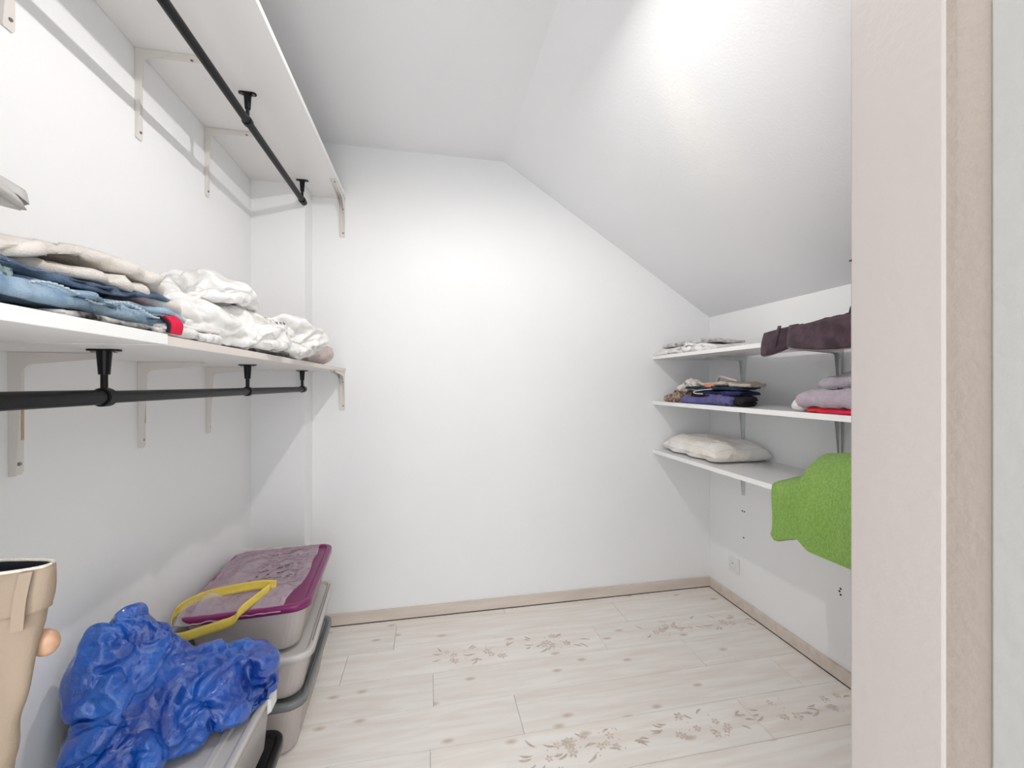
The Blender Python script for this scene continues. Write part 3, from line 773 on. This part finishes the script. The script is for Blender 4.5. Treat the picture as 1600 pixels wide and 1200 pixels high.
# ------------------------------------------------------------------ beige trousers on a wooden hanger, hanging from the lower rod
hg = thing('clothes_hanger', 'wooden clothes hanger whose tip shows behind the beige trousers', 'hanger', (-.592, .53, 1.2255))
bm = bmesh.new()
arm = spline([(-.798, .532, .975), (-.76, .531, .997), (-.68, .53, 1.045), (-.592, .53, 1.075), (-.50, .53, 1.045), (-.45, .529, .998), (-.412, .528, .978)])
tube(bm, arm, [.011]+[.009+.003*abs(i-len(arm)/2)/(len(arm)/2) for i in range(len(arm)-2)]+[.011], 12); bmesh.ops.create_icosphere(bm, subdivisions=3, radius=.0130, matrix=Matrix.Translation((-.403, .529, .974))@Matrix.Diagonal((.95, .7, 1.1, 1)))
obj('shoulder_bar', bm, 'wood', hg, smooth=True)
bm = bmesh.new()
hook = [Vector((-.592, .53, 1.08)), Vector((-.592, .53, 1.16)), Vector((-.592, .53, 1.19))]
for k in range(9):
    a = -PI/2+k*PI*1.25/8; hook.append(Vector((-.592+.0175*math.cos(a)+.0, .53, 1.2255+.0175*math.sin(a))))
tube(bm, hook, .0018, 8); obj('hook', bm, 'screw', hg, smooth=True)
tr = thing('trousers', 'beige trousers hanging below the lower rod at the left edge', 'trousers', (-.592, .52, .40))
def tr_ring(z, off=0, n=72):
    out = []
    f = (1.062-z)/.66; f = max(f, 0)
    hw = max(.09, .198-.30*min(1, f)**1.6); hd = .024+.03*min(1, f*2.5)
    cx = -.592+.004
    for i in range(n):
        a = 2*PI*i/n; c, s = math.cos(a), math.sin(a)
        x = (hw+off)*(abs(c)**.75)*(1 if c > 0 else -1); y = (hd+off)*(abs(s)**.8)*(1 if s > 0 else -1)
        k = min(1, max(0, (1.0-z)*8))
        wob = k*(.006*math.sin(a*9+z*16)+.014*nz(c*3, s*3, z*7, 2)-.005*math.exp(-((z-.96+.35*(c-.85))/.018)**2)+.006*max(0, crinkle(Vector((x, y, z*.5)), 9, 6)))
        x += c*wob; y += s*wob
        out.append((cx+x, .517+y+.02*0, z+(.010*(-s)*(1 if z > 1.0 else 0))*0))
    return out
bm = bmesh.new(); loft(bm, [tr_ring(1.018-.006*k) for k in range(104)], True, False, True); o = obj('legs', bm, 'khaki', tr, smooth=True)
bm = bmesh.new(); zs = [1.061, 1.06, 1.05, 1.04, 1.03, 1.02, 1.0165, 1.0165]
loft(bm, [tr_ring(z, o_) for z, o_ in zip(zs, (0, .003, .0035, .004, .004, .003, .003, 0))]); obj('waistband', bm, 'khaki', tr, smooth=True)
bm = bmesh.new(); loft(bm, [tr_ring(z, -.002) for z in (1.0605, 1.03, .99)], True, False, True); obj('lining', bm, 'lining', tr, smooth=True)['label'] = 'dark navy inside of the waist'
bm = bmesh.new(); P = [Vector(p)+Vector((0, 0, .001)) for p in tr_ring(1.061, .001)]; tube(bm, P+[P[0]], .0017, 6, False); obj('waist_piping', bm, 'khakiedge', tr, smooth=True)
for i in (67, 40, 52):
    a = tr_ring(1.0605, .006); b_ = tr_ring(1.004, .007)
    bm = bmesh.new()
    ca = Vector(a[i]); cb = Vector(b_[i]); ta = (Vector(a[i+1])-ca).normalized()*.0045
    ribbon(bm, [(ca-ta, ca+ta), (ca.lerp(cb, .5)-ta+Vector((0, -.002, 0)), ca.lerp(cb, .5)+ta+Vector((.0, -.002, 0))), (cb-ta, cb+ta)], .0025, 4)
    obj('belt_loop', bm, 'khaki', tr)

# ------------------------------------------------------------------ clothes on the lower left shelf
ZS = 1.3335
# local frame: U along +Y (away from the camera), V toward the wall (-X)
def lf(name, m, y0, x_front, wd, d, h, n, label, cat, **k):
    z = k.pop('z', ZS)
    return folded(name, m, (x_front, y0, z), (0, 1), (-1, 0), wd, d, h, n, label, cat, **k)
# printed shirt under the jeans
o = lf('printed_shirt', 'printcloth', .60, -.438, .30, .26, .010, 2, 'flat black and white printed shirt under the blue jeans', 'shirt', jit=.006, wr=.001, seed=4)
# blue jeans
jt = thing('blue_jeans', 'folded light blue jeans on the lower left shelf, under the white trousers', 'jeans', (-.6, .7, ZS))
zj = ZS+.0105
def env_j(u, v): return .8+.25*u+.12*math.sin(u*7)*(1-v)+.10*max(0, 1-((u-.78)/.2)**2)*(1-v)
folded('folded_denim', 'denim', (-.452, .44, zj), (0, 1), (-1, 0), .455, .32, .036, 3, env=env_j, jit=.020, wr=.006, seed=5, parent=jt, nu=110)
folded('waist', 'denimdark', (-.468, .42, zj+.030), (0, 1), (-1, 0), .44, .30, .012, 2, env=lambda u, v: .9+.3*u, base=lambda u, v: .018*u+.004*math.sin(u*8), jit=.012, wr=.004, seed=6, parent=jt, nu=80)['label'] = 'darker denim fold'
bm = bmesh.new()
for k in range(34):
    y = .56+k*.0068; z = zj+.020+.006*math.sin(k*.35)
    x = -.446-.003*math.sin(k*.35+1)
    box(bm, x-.002, x+.004, y, y+.0042, z, z+.0022)
o = obj('stitching', bm, 'stitch', jt); o['kind'] = 'stuff'
# white jeans on top
def env_w(u, v): return .82+.20*math.sin(PI*min(1, u*.95)**1.0)+.08*nz(u*6, v*2, 0, 3)-.5*max(0, u-.82)*3*(1-v)
lf('white_trousers', 'whitejean', .545, -.485, .375, .33, .048, 4, 'folded off-white trousers on top of the blue jeans', 'trousers', z=zj+.034,
   env=env_w, base=lambda u, v: .020*math.sin(PI*min(1, u*1.05))-.02*max(0, u-.78)*4+.03*v, jit=.026, wr=.008, seed=9, nu=130, endround=.7, hole=None)
# mint patterned cloth and pale grey cloth at the left edge, with what carries them
lf('cotton_top', 'mint', .30, -.475, .285, .30, .042, 3, 'mint and white cotton top at the left edge beside the white trousers', 'top', z=zj+.028, jit=.012, wr=.006, seed=12,
   env=lambda u, v: 1.0-.35*max(0, u-.7)*3, base=lambda u, v: 0)
lf('folded_sheet', 'whitecloth', .33, -.56, .20, .24, .122, 6, 'folded white sheet in the tall pile at the left edge', 'sheet', z=1.415, jit=.008, wr=.004, seed=15, env=lambda u, v: 1-.3*u)
gs = thing('grey_shirt', 'pale grey shirt whose corner sticks out at the far left above the jeans', 'shirt', (-.6, .5, 1.53))
bm = bmesh.new(); G = []
for j in range(25):
    v = j/24; row = []
    for i in range(31):
        u = i/30
        # a cloth flap tapering to a point that droops
        w = (1-u)**.7*.075+.002
        y = .40+u*.275; x = -.60+.06*u+(v-.5)*2*w
        z = 1.534-.030*u**2.2+.010*math.sin(v*9+u*4)*(1-u*.6)-.015*abs(v-.5)*2
        row.append((x, y, z))
    G.append(row)
loft(bm, G, False); o = obj('flap', bm, 'greycloth', None, smooth=True)
so = o.modifiers.new('s', 'SOLIDIFY'); so.thickness = .012; so.offset = 0; bake(o); o.data.transform(Matrix.Translation(-gs.location)); o.parent = gs

# red-banded white cloth
t = thing('tshirt', 'white shirt with a red and black band between the jeans and the white bag', 'shirt', (-.55, .95, ZS))
folded('shirt_cloth', 'whitecloth', (-.437, .800, ZS-.001), (0, 1), (-1, 0), .19, .20, .028, 3, env=lambda u, v: .8+.5*u+.2*v, jit=.006, wr=.004, seed=21, parent=t)
bm = bmesh.new()
ribbon(bm, [(Vector((-.50, .812, 1.378)), Vector((-.50, .845, 1.381))), (Vector((-.455, .806, 1.371)), Vector((-.455, .84, 1.373))), (Vector((-.433, .80, 1.355)), Vector((-.433, .833, 1.357))), (Vector((-.431, .795, 1.336)), Vector((-.431, .825, 1.336)))], .004); obj('red_band', bm, 'red', t, smooth=True)
bm = bmesh.new()
ribbon(bm, [(Vector((-.455, .798, 1.367)), Vector((-.455, .802, 1.367))), (Vector((-.433, .792, 1.352)), Vector((-.433, .796, 1.353))), (Vector((-.430, .786, 1.336)), Vector((-.430, .790, 1.336)))], .004); obj('black_band', bm, 'blackcloth', t, smooth=True)

# pink towel
lump('towel', [((-.60, 1.86, 1.39), (.15, .20, .062), R_(0, 0, 0)), ((-.55, 1.74, 1.40), (.10, .16, .055), R_(0, 0, 0)), ((-.505, 1.93, 1.38), (.085, .135, .05), R_(0, 0, 0))], 'pinktowel',
     'pink terry towel at the far end of the lower left shelf', 'towel', voxel=.006, amp=.008, f=12, seed=8, zmin=1.3325)
# white plastic bag
def wbc(p):
    if p.x < XL+.004: p.x = XL+.004
    if p.z < 1.3325 and p.x < -.430: p.z = 1.3325
    if p.x < -.426 and p.z < 1.3325: p.x = -.426
    return p
t = thing('plastic_bag', 'big crumpled white plastic bag on the lower left shelf', 'bag', (-.6, 1.3, ZS))
o = lump('bag_body', [((-.63, 1.235, 1.407), (.115, .145, .070), R_(0, 0, 0)), ((-.57, 1.17, 1.40), (.09, .125, .062), R_(0, 0, 0)), ((-.515, 1.30, 1.39), (.075, .15, .05), R_(0, 0, 0)), ((-.51, 1.12, 1.375), (.06, .12, .038), R_(0, 0, 0)), ((-.56, 1.04, 1.375), (.07, .10, .028), R_(8, 0, 0)),
                  ((-.56, 1.47, 1.38), (.095, .13, .046), R_(0, 0, 0)), ((-.485, 1.51, 1.368), (.065, .13, .034), R_(0, 0, 0)), ((-.435, 1.50, 1.354), (.045, .14, .020), R_(0, 0, 0)), ((-.44, 1.26, 1.358), (.04, .09, .022), R_(0, 0, 0))],
         'wbag', voxel=.009, amp=.014, f=8.5, seed=14, smooth_it=4, fn=facets, zmin=1.337)
simcloth(o, .5, 22, [(XL-.2, XL+.002, 0, 2.3, 0, 2), (XL, -.429, .3, 2.27, 1.30, 1.3325)], inner=.014, seed=9, f=15, amp=.017, grav=.4, parent=t)
bag = o; bm = bmesh.new(); rp = random.Random(2); D_ = Vector((-.37, 0, -.25)).normalized()
for k in range(8):       # small black printed characters on the bag, laid on its surface
    src = Vector((-.12, 1.36+.011*k, 1.70-.004*k)); hit, loc, nor, idx = bag.ray_cast(src-t.location, D_)
    if not hit: continue
    nor = nor.normalized(); a_ = nor.cross(Vector((0, 0, 1))).normalized(); b_ = nor.cross(a_); c_ = loc+t.location+nor*.0012
    for (u0, u1, v0, v1) in [(-.003, -.0015, -.005, .005), (.0015, .003, -.005, .005), (-.003, .003, -.001, .001)][:rp.choice((1, 3, 3))]:
        bm.faces.new([bm.verts.new(c_+a_*u+b_*v) for (u, v) in ((u0, v0), (u1, v0), (u1, v1), (u0, v1))])
pr = obj('printed_letters', bm, 'ink', t); pr['kind'] = 'stuff'

# ------------------------------------------------------------------ right wall: top shelf
ZT, ZM, ZB_ = 1.4172, 1.1482, .8562
def rf(name, m, y0, xf, wd, d, h, n, label, cat, **k):
    z = k.pop('z'); return folded(name, m, (xf, y0, z), (0, 1), (1, 0), wd, d, h, n, label, cat, **k)
rf('plastic_package', 'whitecloth', 2.0, 1.322, .26, .30, .042, 3, 'flat white folded bag at the far left end of the top right shelf', 'package', z=ZT, jit=.012, wr=.006, seed=31, env=lambda u, v: .8+.3*v)
rf('plastic_package', 'wbag', 1.76, 1.325, .24, .29, .048, 3, 'white crumpled package beside the folded white bag on the top right shelf', 'package', z=ZT, jit=.014, wr=.007, seed=33, env=lambda u, v: .5+.6*u)
rf('printed_bag', 'graprint', 1.86, 1.37, .26, .24, .028, 2, 'white and grey printed bag lying on top of the white packages', 'bag', z=ZT+.046, jit=.016, wr=.006, seed=35, env=lambda u, v: .6+.9*u*v)
bm = bmesh.new(); rf('paper_wrap', 'graprint', 2.10, 1.345, .12, .12, .02, 2, 'small grey-printed wrapper on the folded white bag', 'wrapper', z=ZT+.043, jit=.012, wr=.005, seed=36); bm.free()

# brown jeans, folded waistband over the edge of the top shelf
t = thing('brown_jeans', 'dark brown jeans with the waistband hanging over the top right shelf', 'jeans', (1.4, 1.2, ZT))
bm = bmesh.new()
V_ = Vector
ribbon(bm, [(V_((1.30, .60, 1.475)), V_((1.285, .60, 1.372))), (V_((1.30, .95, 1.472)), V_((1.285, .95, 1.366))), (V_((1.298, 1.12, 1.470)), V_((1.280, 1.12, 1.362))), (V_((1.300, 1.235, 1.462)), V_((1.282, 1.235, 1.374))),
            (V_((1.302, 1.285, 1.466)), V_((1.286, 1.28, 1.384))), (V_((1.318, 1.306, 1.470)), V_((1.302, 1.302, 1.386))), (V_((1.345, 1.30, 1.474)), V_((1.33, 1.298, 1.425)))], .006, 8, .004)
obj('waistband', bm, 'brown', t, smooth=True)
bm = bmesh.new()
ribbon(bm, [(V_((1.335, 1.27, 1.470)), V_((1.318, 1.27, 1.40))), (V_((1.308, 1.32, 1.462)), V_((1.288, 1.318, 1.372))), (V_((1.300, 1.375, 1.455)), V_((1.282, 1.372, 1.360))), (V_((1.306, 1.415, 1.452)), V_((1.288, 1.408, 1.362))), (V_((1.330, 1.432, 1.455)), V_((1.305, 1.425, 1.378))), (V_((1.37, 1.42, 1.46)), V_((1.345, 1.41, 1.42)))], .006, 8, .004)
obj('waistband', bm, 'brown', t, smooth=True)
lump('legs', [((1.45, 1.10, 1.45), (.14, .30, .034), R_(0, 0, 0)), ((1.43, 1.34, 1.445), (.115, .09, .028), R_(0, 0, 0)), ((1.50, .98, 1.48), (.11, .20, .045), R_(0, 0, 0)), ((1.49, 1.09, 1.50), (.09, .12, .055), R_(0, 0, 0)), ((1.36, 1.36, 1.43), (.06, .06, .024), R_(0, 0, 0))], 'browncord', voxel=.007, amp=.012, f=10, seed=41, zmin=ZT, parent=t, amp2=.01)
lump('folded_edge', [((1.315, 1.18, 1.43), (.022, .125, .030), R_(0, 0, 0)), ((1.308, 1.365, 1.41), (.017, .05, .032), R_(0, 0, 0))], 'lining', voxel=.005, amp=.003, f=20, seed=42, parent=t)['label'] = 'dark inside of the waist'
bm = bmesh.new()
for dz, dx in ((0, 0),):
    tube(bm, spline([(1.284, .60, 1.371), (1.284, .95, 1.365), (1.279, 1.12, 1.361), (1.281, 1.235, 1.373), (1.285, 1.28, 1.383), (1.301, 1.302, 1.385)]), .0022, 6)
    tube(bm, spline([(1.287, 1.318, 1.371), (1.281, 1.372, 1.359), (1.287, 1.408, 1.361), (1.304, 1.425, 1.377)]), .0022, 6)
obj('hem', bm, 'brownedge', t, smooth=True)
bm = bmesh.new(); ribbon(bm, [(V_((1.298, 1.330, 1.470)), V_((1.298, 1.343, 1.470))), (V_((1.287, 1.332, 1.43)), V_((1.287, 1.345, 1.43))), (V_((1.280, 1.336, 1.385)), V_((1.280, 1.349, 1.385)))], .004); obj('belt_loop', bm, 'brown', t)

# ------------------------------------------------------------------ right wall: middle shelf
t = thing('fleece_blanket', 'folded violet-blue fleece on the middle right shelf', 'blanket', (1.46, 1.85, ZM))
folded('fleece', 'purplefleece', (1.335, 1.63, ZM), (0, 1), (1, 0), .37, .22, .052, 2, env=lambda u, v: .85+.2*math.sin(u*5+1), jit=.012, wr=.006, seed=51, parent=t, nu=70, skew=.5)
folded('fleece_top_fold', 'navy', (1.345, 1.60, ZM+.05), (0, 1), (1, 0), .30, .22, .022, 2, env=lambda u, v: .9, jit=.014, wr=.004, seed=52, parent=t, skew=.6)
rf('black_top', 'blackcloth', 1.572, 1.345, .055, .12, .045, 2, 'black folded top with a white mark at the right end of the violet fleece', 'top', z=ZM, jit=.004, wr=.003, seed=53, skew=.5)
lump('brown_scarf', [((1.42, 2.08, ZM+.034), (.085, .07, .036), R_(0, 0, 0)), ((1.36, 2.13, ZM+.018), (.04, .06, .02), R_(0, 0, 0))], 'scarf', 'crumpled mottled brown scarf at the left end of the violet fleece', 'scarf', voxel=.004, amp=.014, f=22, seed=54, zmin=ZM)
t = thing('canvas_bag', 'beige and dark teal canvas bag lying on the violet fleece', 'bag', (1.46, 1.8, ZM+.075))
folded('bag_canvas', 'beigebag', (1.375, 1.59, ZM+.088), (0, 1), (1, 0), .36, .20, .022, 2, env=lambda u, v: .8+.3*u, jit=.02, wr=.007, seed=55, parent=t, skew=.5)
folded('teal_side', 'teal', (1.350, 1.60, ZM+.074), (0, 1), (1, 0), .42, .20, .016, 2, env=lambda u, v: 1, jit=.014, wr=.004, seed=56, parent=t, skew=.5)
bm = bmesh.new(); ribbon(bm, [(V_((1.352, 1.775, ZM+.100)), V_((1.352, 1.775, ZM+.086))), (V_((1.346, 1.81, ZM+.101)), V_((1.346, 1.81, ZM+.086))), (V_((1.35, 1.84, ZM+.100)), V_((1.35, 1.84, ZM+.088)))], .004); obj('orange_patch', bm, 'orange', t)['label'] = 'orange patch'
lump('bag_handles', [((1.385, 1.97, ZM+.10), (.035, .05, .022), R_(10, 0, 0)), ((1.365, 2.03, ZM+.085), (.03, .03, .016), R_(0, 0, 0))], 'whitejean', voxel=.003, amp=.014, f=26, seed=57, parent=t)
bm = bmesh.new(); loop = spline([(1.40, 1.68, ZM+.115), (1.385, 1.72, ZM+.128), (1.39, 1.78, ZM+.138), (1.42, 1.83, ZM+.128), (1.44, 1.86, ZM+.115)]); tube(bm, loop, .005, 8); obj('strap', bm, 'beigebag', t, smooth=True)
t = thing('striped_cord', 'thin white and black cord looped on the violet fleece', 'cord', (1.34, 1.8, ZM+.06))
bm = bmesh.new(); tube(bm, spline([(1.345, 1.78, ZM+.077), (1.334, 1.83, ZM+.073), (1.325, 1.89, ZM+.064), (1.324, 1.885, ZM+.055), (1.322, 1.82, ZM+.053)]), .0022, 6); obj('strand', bm, 'socket', t, smooth=True)
bm = bmesh.new(); tube(bm, spline([(1.345, 1.77, ZM+.073), (1.332, 1.83, ZM+.069), (1.322, 1.88, ZM+.060)]), .0022, 6); obj('strand', bm, 'blackcloth', t, smooth=True)

# red cloth, lilac towels
rf('red_cloth', 'redcloth', .80, 1.335, .455, .30, .020, 2, 'bright red folded cloth under the lilac towel', 'cloth', z=ZM, jit=.003, wr=.002, seed=61)
tw = rf('towel', 'lilac', .79, 1.330, .485, .31, .075, 2, 'lilac terry towel folded on the red cloth', 'towel', z=ZM+.0205, jit=.012, wr=.006, seed=62, env=lambda u, v: 1.0+.15*math.sin(u*6), nu=80)
lump('fleece_cover', [((1.48, 1.02, ZM+.112), (.145, .235, .045), R_(0, 0, 0)), ((1.45, 1.18, ZM+.100), (.105, .10, .034), R_(0, 0, 0))], 'lilacgrey', 'soft grey-lilac fleece lying on the lilac towel', 'fleece', voxel=.007, amp=.007, f=11, seed=63, zmin=ZM+.090)
lump('white_cloth', [((1.38, 1.315, ZM+.022), (.04, .035, .024), R_(0, 0, 0)), ((1.47, 1.30, ZM+.028), (.07, .04, .03), R_(0, 0, 0))], 'whitecloth', 'white cloth corner beside the red cloth on the middle right shelf', 'cloth', voxel=.005, amp=.004, f=18, seed=64, zmin=ZM)

# ------------------------------------------------------------------ right wall: lowest shelf
bm = bmesh.new(); NUp, NVp = 70, 60; top = []; botm = []
def pil(u, v, s):
    x = 1.36+u*.325; y = 1.775+v*.475
    e = max(0, 1-abs(2*u-1)**5)*max(0, 1-abs(2*v-1)**6)
    h = .050*e**.45
    cz = ZB_+.052
    wob = .006*nz(x*14, y*14, s*3, 71)+.007*crinkle(V_((x, y, s*.05)), 13, 7)
    cx = .012*math.sin(v*19)*(1-u)
    z = cz+s*(h+(wob*e if s > 0 else 0))-.02*(1-e)*(1 if s > 0 else 1)
    return (x-cx*(.5 if s > 0 else 1), y, max(z, ZB_+.0006))
G = [[pil(i/NUp, j/NVp, 1) for i in range(NUp+1)] for j in range(NVp+1)]
H_ = [[pil(i/NUp, j/NVp, -1) for i in range(NUp+1)] for j in range(NVp+1)]
loft(bm, G, False); loft(bm, [r[::-1] for r in H_], False); bmesh.ops.remove_doubles(bm, verts=bm.verts, dist=.0012)
t = thing('pillow', 'white pillow in a clear film bag on the lowest right shelf', 'pillow', (1.52, 2.0, ZB_))
obj('cushion', bm, 'pillow', t, smooth=True)
bm = bmesh.new(); P = [V_(pil(u, v, 1))+V_((0, 0, .0015)) for (u, v) in [(0.03, .97-.94*k/30) for k in range(31)]+[(0.03+.94*k/30, .03) for k in range(31)]+[(.97, .03+.94*k/30) for k in range(31)]]
tube(bm, P, .0022, 6); obj('piping', bm, 'pillow', t, smooth=True)

# green towel draped over the edge
def green_surface(name, y0, y1, hang, off, seed, hmax, parent, taper):
    bm = bmesh.new(); ny, ns = 60, 90; grid = []
    for j in range(ny+1):
        f = j/ny; y = y0+(y1-y0)*f      # y0 near the camera, y1 = left end
        g = taper(f)
        hz = ZB_+hmax(f)
        zb = ZB_-hang(y, f)+.006*math.sin(y*14+seed)
        prof = [(1.60, ZB_+.016+off), (1.52, ZB_+.02+(hz-ZB_)*.55+off), (1.43, hz-.004+off), (1.36, hz-.012+off), (1.315-off, hz-(hz-ZB_)*.45), (1.292-off, ZB_+.000), (1.286-off, ZB_-.07), (1.288-off, zb+.02), (1.290-off, zb)]
        pts = spline([(x, 0, z) for x, z in prof], 11)
        row = []
        for i, p in enumerate(pts):
            w = i/len(pts)
            wob = .010*nz(y*9, p.z*6, p.x*6, seed)+.008*math.sin(f*9+w*5)*w
            row.append((p.x-wob, y+.012*nz(p.x*7, p.z*7, 1, seed)+(.010*math.sin(w*6) if j > ny-3 else 0), p.z+.006*nz(y*12, p.x*9, 0, seed)))
        grid.append(row)
    loft(bm, grid, False); o = obj(name, bm, 'green', None, smooth=True)
    so = o.modifiers.new('s', 'SOLIDIFY'); so.thickness = .013; so.offset = 0
    sb = o.modifiers.new('b', 'SUBSURF'); sb.levels = 1; sb.render_levels = 1
    bake(o); o.data.transform(Matrix.Translation(-parent.location)); o.parent = parent; return o
t = thing('towel', 'green terry towel heaped on the lowest right shelf and hanging over its edge', 'towel', (1.42, 1.15, ZB_))
green_surface('towel_layer', .70, 1.368, lambda y, f: .132+.066*min(1, max(0, (y-1.18)/.17))-.03*max(0, f-.96)*25, 0, 5, lambda f: .020+.11*(1-f)**.6*(1 if f < .9 else 1), t, lambda f: 1-.05*max(0, f-.9)*10)
green_surface('towel_layer', .68, 1.225, lambda y, f: .168-.03*max(0, f-.92)*12, .032, 8, lambda f: .16-.05*f**2, t, lambda f: 1.0-.06*f)
